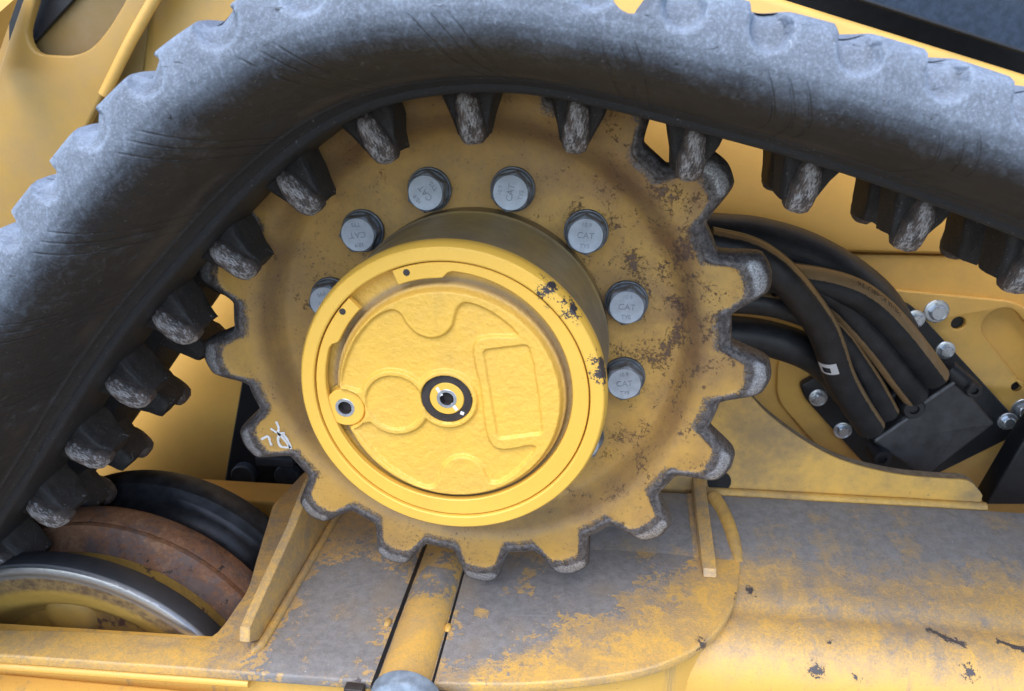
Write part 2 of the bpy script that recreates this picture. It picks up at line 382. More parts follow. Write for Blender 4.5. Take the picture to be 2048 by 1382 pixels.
ring(.179, -.0115); ring(.183, -.0155); ring(.188, -.0172)
def edge_wear(r):      # paint gone near the working edge, widest in the gaps between teeth
    return np.clip(1-(oF-r)/(.005+.011*gul), 0, 1)*(.56+.22*gul)
for k in (.2, .38, .54, .68, .8, .9): rr_ = .188+(oF-.188)*k; ring(rr_, -.0178, edge_wear(rr_))
for k in np.linspace(0, 1, 9):
    q_ = k*math.pi/2; sil = crown*(.95*math.exp(-((k-.36)/.20)**2))+.45*gul*math.exp(-((k-.5)/.3)**2)
    ring(oF+(oM-oF)*math.sin(q_), -.0178*math.cos(q_)**.75-.0012, .70+.3*min(1, k*3)+.12*gul, sil)
ring(oM, .003, 1.); ring(oF+(oM-oF)*.86, .0070, 1.); ring(oF+(oM-oF)*.5, .0115, 1.); ring(oF, .0172, .8); ring(.188, .0172); ring(.168, .018); ring(.100, .018)
V = []; wear = []; pol = []; rus = []; dus = []
for i in range(na):
    for r, y, w, p in rings:
        V.append((r[i]*math.cos(TH[i]), y[i], r[i]*math.sin(TH[i]))); wear.append(w[i]); pol.append(p[i])
        x, z = V[-1][0], V[-1][2]
        rus.append(.62*max(0, .9*math.exp(-((x-.15)**2+(z-.10)**2)/.010)+.6*math.exp(-((x-.12)**2+(z+.12)**2)/.008)+.5*math.exp(-((x-.16)**2+(z)**2)/.004)+.3*math.exp(-((x+.12)**2+(z-.1)**2)/.006)))
        dus.append(max(0, .7*math.exp(-((r[i]-.176)/.009)**2)+.35*max(0, z)/.2))
F = grid_faces(na, len(rings), closed_n=True)
so = mesh('toothed_plate', V, F, M['sprocket'], spk, sharp=75, attrs=dict(wear=wear, polish=pol, rusty=rus, dust=dus)); fixn(so.data)

# bolts of the sprocket
def hex_ring(af, y, rot=0., k=1.):
    r = af/math.sqrt(3)*k; return [(r*math.cos(R(60*i)+rot), y, r*math.sin(R(60*i)+rot)) for i in range(6)]
def hexhead(name, af, h, mat, parent, c, rot, flange=None, side=None):
    """hex head standing towards -y on c, chamfered round face, with optional flange (r, h)"""
    bm = bmesh.new()
    def loop(pts): return [bm.verts.new((c[0]+p[0], c[1]+p[1], c[2]+p[2])) for p in pts]
    n = 36
    def cir(r, y): return [(r*math.cos(2*math.pi*i/n+rot), y, r*math.sin(2*math.pi*i/n+rot)) for i in range(n)]
    def hexc(af, y):
        out = []
        for i in range(n):
            t = 2*math.pi*i/n; q = ((t+R(30)) % R(60))-R(30); q = (t % R(60))-R(30); rr = af/2/math.cos(q)
            out.append((rr*math.cos(t+rot), y, rr*math.sin(t+rot)))
        return out
    def hexch(af, y, lim):   # hexagon cut by a circle
        return [(p[0]*min(1, lim/math.hypot(p[0], p[2])), y, p[2]*min(1, lim/math.hypot(p[0], p[2]))) for p in hexc(af, 0)]
    Ls = []
    y0 = 0
    if flange:
        Ls += [loop(cir(flange[0], 0)), loop(cir(flange[0], -flange[1]*.7)), loop(cir(flange[0]*.97, -flange[1])), loop(cir(flange[0]*.9, -flange[1]*1.15))]; y0 = -flange[1]*1.15
    Ls += [loop(hexc(af, y0)), loop(hexc(af, -h+.07*af)), loop(hexch(af, -h+.035*af, af*.535)), loop(hexch(af, -h, af*.475)), loop(cir(af*.45, -h+.0002))]
    for a, b in zip(Ls, Ls[1:]):
        for i in range(n): bm.faces.new((a[i], a[(i+1) % n], b[(i+1) % n], b[i]))
    bm.faces.new(Ls[-1]); bmesh.ops.recalc_face_normals(bm, faces=bm.faces)
    me = bpy.data.meshes.new(name); bm.to_mesh(me); bm.free(); me.shade_smooth(); me.set_sharp_from_angle(angle=R(25))
    if side is not None:
        me.materials.append(mat); me.materials.append(side)
        for p in me.polygons: p.material_index = 0 if p.normal.y < -.93 else 1
    return link(name, me, mat, parent)
def merge_text(items, mat, parent, name='stamping'):
    """items: (body, size, Matrix) -> one flat lettering mesh"""
    bm = bmesh.new()
    for body, size, Mx in items:
        me = text_mesh(body, size); me.transform(Mx); bm.from_mesh(me); bpy.data.meshes.remove(me)
    me = bpy.data.meshes.new(name); bm.to_mesh(me); bm.free(); me.materials.clear()
    return link(name, me, mat, parent)
FACE = Matrix(((1, 0, 0, 0), (0, 0, -1, 0), (0, 1, 0, 0), (0, 0, 0, 1)))     # text plane xy -> xz, facing -y
BR, BP = .1272, 135.9
BOLT = {0: (186, 5), 1: (128, 25), 2: (78, 14), 3: (-4, 32), 4: (-2, 18), 5: (6, 22), 6: (20, 8), 11: (200, 12)}
for k in range(12):
    a = R(BP-30*k); c = (BR*math.cos(a), .006, BR*math.sin(a)); trot, hrot = BOLT.get(k, (37*k % 360, 11*k))
    wsh = lathe('bolt', [(.0000, -.0001), (.0172, -.0001), (.0175, -.0008), (.0175, -.0030), (.0170, -.0036), (.0164, -.0037), (.0163, -.0040), (.0162, -.0052), (.0154, -.0062), (.0, -.0064)], M['washer'], spk, c, 48)
    hd = hexhead('bolt_head', .0278, .0110, M['zinc'], wsh, (c[0], c[1]-.0060, c[2]), R(hrot), None, M['grimyzinc'])
    rmx = Matrix.Translation((c[0], c[1]-.0060-.0109, c[2])) @ FACE @ Matrix.Rotation(R(trot), 4, 'Z')
    merge_text([('10.9', .0046, rmx @ Matrix.Translation((0, .0082, 0))), ('CAT', .0068, rmx), ('TYS', .0046, rmx @ Matrix.Translation((0, -.0082, 0)))], M['mark'], wsh)

# hand-written marker letters on the ring, upside down
def ribbon(name, lines, w, mat, parent, y):
    V = []; F = []
    for ln in lines:
        P = spline([axz(px, py, y) for px, py in ln], 14); T = np.gradient(P, axis=0); T /= np.linalg.norm(T, axis=1)[:, None]
        b = len(V)
        for i, (p, t) in enumerate(zip(P, T)):
            ww = w*(.75+.5*random.random())/2; n_ = np.array([-t[1], t[0]])
            for sgn in (-1, 1): V.append((p[0]+sgn*n_[0]*ww, y, p[1]+sgn*n_[1]*ww))
        F += [(b+2*i, b+2*i+1, b+2*i+3, b+2*i+2) for i in range(len(P)-1)]
    return mesh(name, V, F, mat, parent, smooth=False)
ribbon('marker_letters', [[(582, 898), (562, 872), (541, 857)], [(582, 896), (575, 880), (566, 868)], [(580, 895), (562, 893), (556, 880), (560, 868), (570, 866)], [(556, 868), (557, 855), (552, 843)],
                          [(522, 879), (536, 873), (540, 884), (543, 891)]], .0022, M['white'], spk, -.0184)

# ------------------------------------------------------------------ final drive hub
hub = thing('final_drive_hub', 'bright yellow round hub cap standing out of the toothed wheel', 'hub', (0, -.05, 0))
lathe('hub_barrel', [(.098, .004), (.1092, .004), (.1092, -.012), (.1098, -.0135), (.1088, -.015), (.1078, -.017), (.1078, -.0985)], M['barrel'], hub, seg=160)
lathe('hub_rim', [(.1078, -.0985), (.1079, -.0990), (.1092, -.1010), (.1094, -.1050), (.1088, -.1095), (.1068, -.1142), (.1058, -.1150), (.0985, -.1152), (.0975, -.1146), (.0972, -.1110), (.0968, -.1040), (.075, -.1030)], M['hub'], hub, seg=200, sharp=28)
# snap ring with two eared ends
YS = -.1135
def ringpoly():
    out = []; a0, a1 = R(111.5), R(133.8)      # gap between the ears
    sp = 2*math.pi-(a1-a0); n = 150; O = []; I = []
    for i in range(n+1):
        t = a1+sp*i/n; O.append((.0964*math.cos(t), .0964*math.sin(t)))
        e = min(i/n*sp, (1-i/n)*sp)            # angle from the nearer end
        w = .0052+.0075*(.5-.5*math.cos(t-R(122.5)))**.9
        ear = sm(np.array((R(24)-e)/R(4.5)))*(.0103-.0052)
        rr = .0964-(w+float(ear)) if e < R(40) else .0964-w
        I.append((rr*math.cos(t), rr*math.sin(t)))
    return np.array(O), np.array(I)
def hole(c, r, n=20): return [(c[0]+r*math.cos(2*math.pi*i/n), c[1]+r*math.sin(2*math.pi*i/n)) for i in range(n)]
O, I = ringpoly(); b_ = .0006; D_ = (I-O)/np.linalg.norm(I-O, axis=1)[:, None]; V = []
for o_, i_, d_ in zip(O, I, D_):
    for p, y in ((o_, YS+.005), (o_, YS+b_), (o_+d_*b_, YS), (i_-d_*b_, YS), (i_, YS+b_), (i_, YS+.005)): V.append((p[0], y, p[1]))
F = grid_faces(len(O), 6); F += [tuple(range(6)), tuple(range(len(V)-6, len(V)))]
sr = mesh('snap_ring', V, F, M['hub'], hub, sharp=35); fixn(sr.data)
for h in (axz(813, 545, YS), axz(685, 623, YS)):
    lathe('ear_hole', [(.0023, .001), (.0023, -.00025), (.0019, -.0003), (0, -.0003)], M['plugring'], sr, (h[0], YS, h[1]), 24)  # raised dark disc painted for the shade inside the hole

# cast cover: height field over the disc
def px2(zx, zy): return np.array(axz(560+zx/2.194, 450+zy/2.194, -.1135))
island = [(262, 690), (285, 600), (330, 500), (400, 415), (455, 380), (500, 370), (535, 392), (558, 430), (600, 472), (655, 492), (710, 482), (750, 445), (768, 385), (785, 352), (815, 338), (860, 347), (930, 380), (1000, 430), (1038, 470), (1030, 490),
          (860, 515), (885, 720), (935, 965), (1105, 965), (1118, 990), (1090, 1030), (1020, 1095), (965, 1128), (925, 1130), (905, 1105), (880, 1055), (840, 1025), (800, 1015), (755, 1025), (720, 1058), (700, 1110), (680, 1145), (640, 1150), (560, 1115), (440, 1030), (350, 920), (320, 880)]
recess2 = [(888, 545), (1090, 520), (1115, 600), (1140, 760), (1155, 915), (955, 940)]
IS = spline([px2(*p) for p in island]+[px2(*island[0])], 400); R2 = np.array(rounded([px2(*p) for p in recess2], .004))
def sdf(P, poly):
    """signed distance (negative inside) of points P (n,2)"""
    A = poly; B = np.roll(poly, -1, 0); d = np.full(len(P), 1e9); s_ = np.ones(len(P))
    for a, b in zip(A, B):
        e = b-a; w = P-a; L = (e@e)+1e-18; t = np.clip((w@e)/L, 0, 1); q = w-t[:, None]*e; d = np.minimum(d, (q**2).sum(1))
        c1 = P[:, 1] >= a[1]; c2 = P[:, 1] < b[1]; c3 = e[0]*w[:, 1] > e[1]*w[:, 0]
        s_ = np.where((c1 & c2 & c3) | (~c1 & ~c2 & ~c3), -s_, s_)
    return s_*np.sqrt(d)
ng = 300; ext = .0945; gx = np.linspace(-ext, ext, ng); X, Z = np.meshgrid(gx, gx, indexing='ij'); P = np.stack([X.ravel(), Z.ravel()], 1)
rad = np.hypot(P[:, 0]+.0010, P[:, 1]+.0015)
CY = -.1085
hgt = np.zeros(len(P))
plat = sm((.0805-rad)/.0035); hgt += plat*.0062-.0045*sm((rad-.0812)/.002)                       # raised plateau in the bore
pc, p1, p3 = px2(503, 780), px2(282, 806), px2(730, 766)
dk = np.minimum.reduce([np.hypot(*(P-pc).T)-.0245, np.hypot(*(P-p1).T)-.0165, np.hypot(*(P-p3).T)-.0215, sdf(P, np.array([px2(300, 730), px2(700, 720), px2(700, 810), px2(300, 880)]))])
di = np.maximum(sdf(P, IS), -dk)                                      # recessed field, minus the raised keyhole
hgt -= plat*.0030*sm((-di+.0006)/.0022)
dr2 = sdf(P, R2); hgt -= plat*.0022*sm((-dr2+.0005)/.0018)
dp = np.hypot(*(P-pc).T); hgt -= .0022*sm((.0212-dp)/.0008)
d1 = np.hypot(*(P-p1).T); hgt -= .006*(d1 < .0075); hgt -= .0050*sm((.0158-d1)/.0008)
d3 = np.hypot(*(P-p3).T); hgt -= .006*(d3 < .0075); hgt -= .0060*sm((.0186-d3)/.0006)
keep = (np.hypot(P[:, 0], P[:, 1]) < .0945)
idx = -np.ones(len(P), int); idx[keep] = np.arange(keep.sum()); V = [(p[0], CY-h, p[1]) for p, h in zip(P[keep], hgt[keep])]
I2 = idx.reshape(ng, ng); q = np.stack([I2[:-1, :-1], I2[1:, :-1], I2[1:, 1:], I2[:-1, 1:]], -1).reshape(-1, 4); q = q[(q >= 0).all(1)]
dst = .8*np.exp(-((rad-.0835)/.0032)**2)  # shade of the snap ring painted into the crevice round the plateau
mesh('cover_plate', V, q, M['cast'], hub, sharp=0, attrs=dict(dust=dst[keep]))
def plug(name, c, r, yf, dark, parent):
    o = lathe(name, [(r, yf+.006), (r, yf+.0006), (r-.0006, yf), (.0052, yf), (.0050, yf+.0006)], M['hub'], parent, (c[0], 0, c[1]), 48)
    hexp = [(.0052*math.cos(R(60*i)), yf, .0052*math.sin(R(60*i))) for i in range(6)]
    V = [(c[0]+p[0]*.93, p[1]-.0001, c[1]+p[2]*.93) for p in hexp]+[(c[0]+p[0]*.86, p[1]+.005, c[1]+p[2]*.86) for p in hexp]
    so_ = mesh('hex_socket', V, [(i, (i+1) % 6, 6+(i+1) % 6, 6+i) for i in range(6)]+[tuple(range(6, 12))], dark, o, smooth=False)
    lathe('bright_rim', [(.0072, yf-.0001), (.0070, yf-.0003), (.0050, yf-.0003), (.0049, yf+.002)], M['zincbright'], o, (c[0], 0, c[1]), 30)
    return o
pl1 = plug('level_plug', p1, .0142, -.1120, M['plugring'], hub)
pl2 = plug('drain_plug', p3, .0123, -.1122, M['plugring'], hub)
lathe('sealing_ring', [(.0125, -.1060), (.0125, -.1122), (.0178, -.1122), (.0182, -.1118), (.0182, -.106)], M['plugring'], hub, (p3[0], 0, p3[1]), 48)
def strip(name, a, b, w, mat, parent, y):
    a, b = np.array(a), np.array(b); t = (b-a)/np.linalg.norm(b-a); n_ = np.array([-t[1], t[0]])*w/2
    return mesh(name, [(p[0], y, p[1]) for p in (a-n_, b-n_, b+n_, a+n_)], [(0, 1, 2, 3)], mat, parent, smooth=False)
strip('paint_line', px2(686, 716), px2(708, 752), .0022, M['white'], pl2, -.1124)
strip('paint_line', px2(752, 786), px2(776, 816), .0024, M['white'], pl2, -.1124)
strip('paint_line', px2(790, 826), px2(806, 832), .0026, M['white'], pl2, -.1124)

# ------------------------------------------------------------------ rubber track
HB = .018      # pitch line above the inner lip
lip = [(.25, -.585), (.10, -.585), (-.10, -.583), (-.30, -.582), (-.40, -.580), (-.49, -.555), (-.555, -.495), (-.582, -.41), (-.566, -.335), (-.515, -.278), (-.455, -.216), (-.392, -.145), (-.329, -.069), (-.270, .003), (-.219, .058), (-.173, .101), (-.141, .131), (-.110, .1555), (-.077, .1775), (-.036, .1935), (.006, .2000), (.051, .2000), (.098, .1915), (.158, .177), (.218, .1615), (.279, .1425), (.355, .115), (.43, .0855), (.55, .034), (.70, -.04), (.85, -.125)]
LP = spline(lip, 900)
def smooth1(A, k):
    for _ in range(k): A[1:-1] = .25*A[:-2]+.5*A[1:-1]+.25*A[2:]
    return A
LP = smooth1(LP, 60); T = np.gradient(LP, axis=0); T /= np.linalg.norm(T, axis=1)[:, None]
NL = np.stack([-T[:, 1], T[:, 0]], 1)
BPth = LP+HB*NL                                     # pitch line
sL = np.r_[0, np.cumsum(np.linalg.norm(np.diff(BPth, axis=0), axis=1))]
ns = int(sL[-1]/.0017); sv = np.linspace(0, sL[-1], ns)
BX = np.stack([np.interp(sv, sL, BPth[:, k]) for k in (0, 1)], 1); BT = np.gradient(BX, axis=0); BT /= np.linalg.norm(BT, axis=1)[:, None]
BN = smooth1(np.stack([-BT[:, 1], BT[:, 0]], 1), 6)
qC = np.array(axz(1255, 27, -.209)); iC = np.argmin(np.hypot(*(BX-qC).T)); sC = 0.; hC = float((qC-BX[iC]) @ BN[iC])+HB
# s of the lug seated at the top of the sprocket
tgt = np.array([math.cos(R(88.0)), math.sin(R(88.0))]); s0 = sv[np.argmax(np.where(BX[:, 1] > 0, (BX @ tgt)/np.hypot(BX[:, 0], BX[:, 1]), -1))]
PT = .0795; sC = sv[iC]-s0
half = [(0, .030), (-.017, .030), (-.021, .005), (-.030, .002), (-.060, .001), (-.085, .0), (-.0965, .0), (-.1000, .0010), (-.1012, .0030), (-.1020, .0060), (-.1032, .0076), (-.1043, .0054), (-.1056, .0062), (-.1085, .0086), (-.1112, .0098), (-.1122, .0078), (-.1136, .0086), (-.120, .0108), (-.1212, .0090), (-.1226, .0104), (-.135, .0122), (-.150, .0142), (-.165, .0164), (-.180, .0190), (-.192, .0222), (-.202, .0264), (-.209, .0318), (-.2125, .0375), (-.2137, .0435), (-.2130, .0495), (-.2115, .0560), (-.2085, .0620), (-.204, .0660), (-.197, .0680), (-.185, .0690), (-.16, .0690), (-.10, .0690), (-.05, .0690), (0, .0690)]
hp = []
for a, b in zip(half, half[1:]):
    k = 4 if a[0] < -.18 and b[0] < -.18 else (3 if a[0] < -.099 else 1)
    for i in range(k): hp.append((a[0]+(b[0]-a[0])*i/k, a[1]+(b[1]-a[1])*i/k))
hp.append(half[-1]); hp = np.array(hp)
prof = np.vstack([hp, (hp*[-1, 1])[::-1][1:-1]]); npf = len(prof)
V = np.zeros((ns, npf, 3)); aS = np.zeros((ns, npf)); aH = np.zeros((ns, npf)); aD = np.zeros((ns, npf)); aB = np.zeros((ns, npf))
D = PT/2
for i in range(ns):
    y = prof[:, 0].copy(); h = prof[:, 1].copy(); s_ = sv[i]-s0
    f = ((s_+.012)/D) % 1.; f = np.full(npf, f); kk = math.floor((s_+.012)/D)
    rnd = (math.sin(kk*12.99)*43758.5) % 1.; rnd2 = (math.sin(kk*78.2)*9631.7) % 1.
    sgn = np.where(y < 0, -1, 1)
    outer = sm((h-.053)/.011)
    dip = sm(f/.03)*(1-sm((f-.12)/(.30+.15*rnd2)))
    h -= outer*(.0050+.0035*rnd)*.8*dip*sm((np.abs(y)-.10)/.06)
    cd_ = np.hypot((f-.27)*D, (h-.0585))
    cup = sm((.0100-cd_)/.0026)*(np.abs(y) > .19)
    y -= sgn*cup*.0095*(.6+.6*rnd2)
    wob = mnoise.noise(Vector((s_*18, 0, 3)))*.0016+mnoise.noise(Vector((s_*60, 5, 3)))*.0006
    y += sgn*wob*sm((np.abs(y)-.18)/.02)
    hN = np.interp(np.clip(abs(s_-sC)/.0105, 0, 1), [0, .3, .6, .85, 1], [hC, hC+.0007, hC+.0024, hC+.0056, .08])
    h = np.where((prof[:, 1] > .03) & (h > hN), hN, h)
    q = BX[i]+np.outer(h-HB, BN[i]); V[i, :, 0] = q[:, 0]; V[i, :, 1] = y; V[i, :, 2] = q[:, 1]
    rimd = np.exp(-((cd_-.0098)/.0016)**2)*(np.abs(prof[:, 0]) > .19)
    aB[i] = np.exp(-((np.abs(prof[:, 0])-.136)/.010)**2)*(prof[:, 1] < .03); aS[i] = s_; aH[i] = prof[:, 1]
    aD[i] = -.22-.15*sm((.012-prof[:, 1])/.006)+.70*sm((prof[:, 1]-.0215)/.026)+.30*rimd+.25*sm((prof[:, 1]-.060)/.008)  # painted sky light mixed with dusting: lighter upper flank, darker lower side
trk = thing('rubber_track', 'grey black rubber crawler track running over the toothed wheel', 'rubber track', (0, 0, .2))
F = grid_faces(ns, npf, closed_m=True)
bo = mesh('belt', V.reshape(-1, 3), F, M['belt'], trk, sharp=60, attrs=dict(s=aS.ravel(), h=aH.ravel(), dust=aD.ravel(), brown=aB.ravel())); fixn(bo.data)

# drive lugs: rubber root with a worn metal finger on its outer side (local: x along track, y across, z away from belt)
def loft(name, secs, mat, parent=None, seg=22, jitter=0., pol=None, seed=0):
    """secs: (z, cx, cy, hx, hy, exponent) super-ellipse sections"""
    V = []; A = []
    for z, cx, cy, hx, hy, e in secs:
        for k in range(seg):
            t = 2*math.pi*k/seg; ct, st = math.cos(t), math.sin(t)
            p = Vector((cx+hx*math.copysign(abs(ct)**(2/e), ct), cy+hy*math.copysign(abs(st)**(2/e), st), z))
            if jitter: p += mnoise.noise_vector(p*140+Vector((seed, 0, 0)))*jitter
            V.append(p); A.append(max(0, -st)*(.6+.4*abs(z)/.04))
    F = grid_faces(len(secs), seg, closed_m=True); F.append(tuple(range(seg))); F.append(tuple(range((len(secs)-1)*seg, len(secs)*seg)))
    o = mesh(name, V, F, mat, parent, sharp=60, attrs=dict(polish=A)); fixn(o.data); return o
def lug_pair(seed):
    rb = loft('drive_lug', [(-.012, 0, -.043, .0230, .0205, 7), (-.004, 0, -.043, .0208, .0203, 8), (0, 0, -.043, .0196, .0200, 9), (.010, .0003, -.043, .0164, .0196, 9), (.022, .0008, -.0428, .0124, .0190, 9), (.0300, .001, -.0425, .0104, .0184, 7), (.0335, .0012, -.042, .0092, .0176, 5)], M['lug'], seg=40, jitter=.0019, seed=seed)
    co = loft('metal_finger', [(-.004, -.001, -.0570, .0052, .0080, 2.6), (.003, -.0008, -.0605, .0068, .0102, 3), (.011, 0, -.0618, .0084, .0112, 3.2), (.020, .0010, -.0616, .0093, .0114, 3.3), (.029, .0016, -.0605, .0092, .0112, 3.2), (.0345, .0018, -.0590, .0082, .0102, 2.8), (.0375, .0018, -.0575, .0060, .0078, 2.4), (.0386, .0018, -.0565, .0024, .0034, 2.)], M['core'], seg=30, jitter=.0011, seed=seed+9)
    par(co, rb); return rb, co
protos = [lug_pair(3), lug_pair(40), lug_pair(77)]
k0, k1 = int(math.ceil(-s0/PT))+1, int((sv[-1]-s0)/PT)
used = set()
for k in range(k0, k1):
  for side in (0, 1):       # near row, then the far row a little further along
    s_ = s0+k*PT+.009*side
    p = np.array([np.interp(s_, sv, BX[:, j]) for j in (0, 1)]); n_ = np.array([np.interp(s_, sv, BN[:, j]) for j in (0, 1)]); n_ /= np.linalg.norm(n_)
    t_ = np.array([n_[1], -n_[0]]); base = p-HB*n_
    pi = (k*2+side*5) % 3; rb, co = protos[pi]
    if pi in used:
        r2 = rb.copy(); COL.objects.link(r2); c2 = co.copy(); COL.objects.link(c2); c2.parent = r2
    else: r2, c2 = rb, co; used.add(pi)
    tilt = random.uniform(-.05, .05)
    X_ = Vector((t_[0], 0, t_[1])); Z_ = Vector((-n_[0], 0, -n_[1])); Y_ = Vector((0, 1, 0))
    if side: X_, Y_ = X_, -Y_
    m3 = Matrix((X_, Y_, Z_)).transposed() @ Matrix.Rotation(tilt, 3, 'Y')
    r2.parent = trk; r2.matrix_parent_inverse = Matrix.Translation(-trk.location)
    r2.matrix_basis = Matrix.Translation((base[0], 0, base[1])) @ m3.to_4x4() @ Matrix.Diagonal((1, 1, 1.0 if side else .91, 1))
    c2.matrix_parent_inverse = Matrix(); c2.matrix_basis = Matrix()

# ------------------------------------------------------------------ idler wheel with three rims
idl = thing('idler_wheel', 'triple rimmed steel idler wheel sunk in the frame opening at lower left', 'wheel', (-.385, 0, -.385))
IC = (-.385, 0, -.386)
def rust_mat():
    g = G('rusty_steel')
    n1 = g.noise(38, 6, .7, .6); n2 = g.noise(260, 6, .8)
    k = g.math('ADD', g.math('MULTIPLY', n1, .6), g.math('MULTIPLY', n2, .4))
    c = g.mix(g.step(k, .36, .50), (.075, .042, .032), (.24, .105, .048)); c = g.mix(g.step(k, .50, .62), c, (.36, .185, .095))
    gr = g.step(g.math('ADD', g.math('MULTIPLY', g.noise(22, 5, .6, .3), .7), g.math('MULTIPLY', g.noise(300, 4, .8), .3)), .47, .58); c = g.mix(g.math('MULTIPLY', gr, .7), c, (.13, .115, .115))
    dk = g.step(g.noise(70, 5, .7), .64, .69); c = g.mix(dk, c, (.03, .025, .024))
    return g.out(c, g.math('MULTIPLY_ADD', gr, -.15, .68), g.math('MULTIPLY', gr, .3), g.bump(g.noise(110, 6, .75), .0022, .8))
rustm = rust_mat()
blk = plain('rubbed_black_rim', (.030, .031, .034), .38, .25, .45, .4, 60)
def rim_worn():
    g = G('worn_front_rim'); r_ = g.n('ShaderNodeVectorMath', operation='DISTANCE'); s_ = g.n('ShaderNodeSeparateXYZ'); g.put(s_.inputs[0], g.co)
    cmb = g.n('ShaderNodeCombineXYZ'); g.put(cmb.inputs[0], s_.outputs[0]); g.put(cmb.inputs[2], s_.outputs[2]); g.put(r_.inputs[0], cmb.outputs[0]); r_.inputs[1].default_value = (IC[0], 0, IC[2])
    rr = g.math('ADD', r_.outputs['Value'], g.math('MULTIPLY', g.math('SUBTRACT', g.noise(120, 5, .7), .5), .004))
    c = g.mix(g.noise(60, 5, .7), (.022, .022, .025), (.055, .055, .06))
    onf = g.step(s_.outputs[1], -.0775, -.0745, 1, 0)
    on2 = g.step(s_.outputs[1], -.053, -.049, 1, 0); shiny = g.math('MULTIPLY', onf, g.step(rr, .1665, .1745)); dull = g.math('MULTIPLY', on2, g.step(rr, .174, .168, 0, 1))
    c = g.mix(g.math('MULTIPLY', dull, .9), c, g.mix(g.step(g.noise(110, 6, .75, 0, (1, 1, 1)), .35, .65), (.13, .085, .055), (.36, .245, .10)))
    yel = g.step(rr, .158, .148, 0, 1); c = g.mix(g.math('MULTIPLY', on2, g.math('MULTIPLY', yel, .85)), c, (.46, .29, .06))
    c = g.mix(shiny, c, (.45, .46, .47))
    return g.out(c, g.math('MULTIPLY_ADD', shiny, -.12, .45), g.math('MULTIPLY', shiny, .85), g.bump(g.noise(160, 5, .7), .0008, .6))
M['rim'] = rim_worn()
lathe('front_rim', [(.03, -.045), (.110, -.050), (.122, -.054), (.130, -.064), (.137, -.0690), (.150, -.0725), (.165, -.0760), (.1745, -.0792), (.1785, -.0798), (.1815, -.0785), (.1832, -.0755), (.1838, -.070), (.1838, -.058), (.1825, -.0555), (.172, -.0550), (.155, -.052), (.03, -.040)], M['rim'], idl, IC, 200)
lathe('middle_rim', [(.03, -.03), (.150, -.030), (.158, -.0265), (.163, -.0240), (.1655, -.0195), (.170, -.0165), (.1765, -.0125), (.1795, -.010), (.1802, -.0065), (.1796, -.0040), (.1806, -.0022), (.1818, .004), (.1828, .010), (.183, .017), (.1815, .021), (.170, .023), (.03, .028)], rustm, idl, IC, 160)
lathe('rear_rim', [(.03, .050), (.140, .054), (.152, .062), (.157, .070), (.1595, .0745), (.163, .0765), (.172, .080), (.1755, .088), (.1755, .103), (.172, .106), (.05, .108)], blk, idl, IC, 160)
lathe('wheel_drum', [(.02, -.05), (.150, -.052), (.155, -.052), (.158, -.040), (.160, -.026), (.158, .02), (.145, .055), (.03, .06)], paint('drum_paint', (.50, .30, .05), dust=.6, dustcol=(.12, .08, .05), rust=1.0), idl, IC, 120)
for a in (95, 40, 150, -20, 210, 270):
    c = (IC[0]+.105*math.cos(R(a)), -.046, IC[2]+.105*math.sin(R(a)))
    lathe('hub_boss', [(.034, .012), (.028, -.004), (.022, -.010), (.012, -.012), (0, -.012)], paint('drum_paint_front', (.46, .28, .055), dust=.5) if a == 95 else bpy.data.materials['drum_paint_front'], idl, c, 36)

# ------------------------------------------------------------------ track frame
ZD = -.256
frm = thing('track_frame', 'mud greyed yellow steel track frame under the toothed wheel', 'frame', (0, 0, -.4))
gs = [(at(*p, 'z', ZD), r) for p, r in (((700, 1180), .06), ((950, 1150), .06), ((1000, 1240), .05), ((1200, 1130), .05), ((1150, 1180), .05), ((640, 1280), .06), ((1320, 1090), .05), ((960, 1290), .03))]
ys = [(at(*p, 'z', ZD), r) for p, r in (((985, 1366), .022), ((1080, 1362), .036), ((1180, 1352), .042), ((1280, 1335), .044), ((1370, 1296), .046), ((1430, 1245), .046), ((1465, 1195), .042), ((1478, 1140), .032), ((965, 1226), .008), ((200, 1290), .10), ((60, 1290), .09), ((1010, 1178), .004), ((330, 1310), .05), ((1290, 1105), .012), ((1340, 1030), .02))]
M['deck'] = frame_mat('deck_paint', gs, ys, .495, [(at(1403, 1290, 'z', ZD-.003), .0036), (at(1412, 1294, 'z', ZD-.006), .003), (at(1474, 1185, 'z', ZD), .0022), (at(1475, 1198, 'z', ZD), .0022), (at(715, 1360, 'z', ZD), .002)], tanbase=.85, soft=.10)
co_ = [axy(0, 1310, ZD), axy(360, 1335, ZD), axy(720, 1361, ZD), axy(900, 1366, ZD), axy(1060, 1366, ZD), axy(1200, 1354, ZD), axy(1300, 1335, ZD), axy(1370, 1308, ZD), axy(1420, 1275, ZD), axy(1455, 1232, ZD), axy(1475, 1180, ZD), axy(1482, 1110, ZD)]
fr = [tuple(p) for p in spline(co_, 60)]
left_ext = [(-.62, fr[0][1]-.004)]
cut = [axy(20, 1258, ZD), axy(200, 1262, ZD), axy(395, 1275, ZD), axy(425, 1270, ZD), axy(447, 1248, ZD), axy(470, 1215, ZD), axy(495, 1176, ZD), axy(512, 1120, ZD), axy(530, 1060, ZD), axy(545, 1010, ZD)]
cutS = [tuple(p) for p in spline(cut, 40)]
outline = left_ext+fr+[(.265, .17), (.24, .205), (cutS[-1][0]+.01, .205)]+[tuple(p) for p in cutS[::-1]]+[(-.62, cutS[0][1])]
plate('deck_plate', outline, M['deck'], frm, 'xy', ZD, .010, .0022)
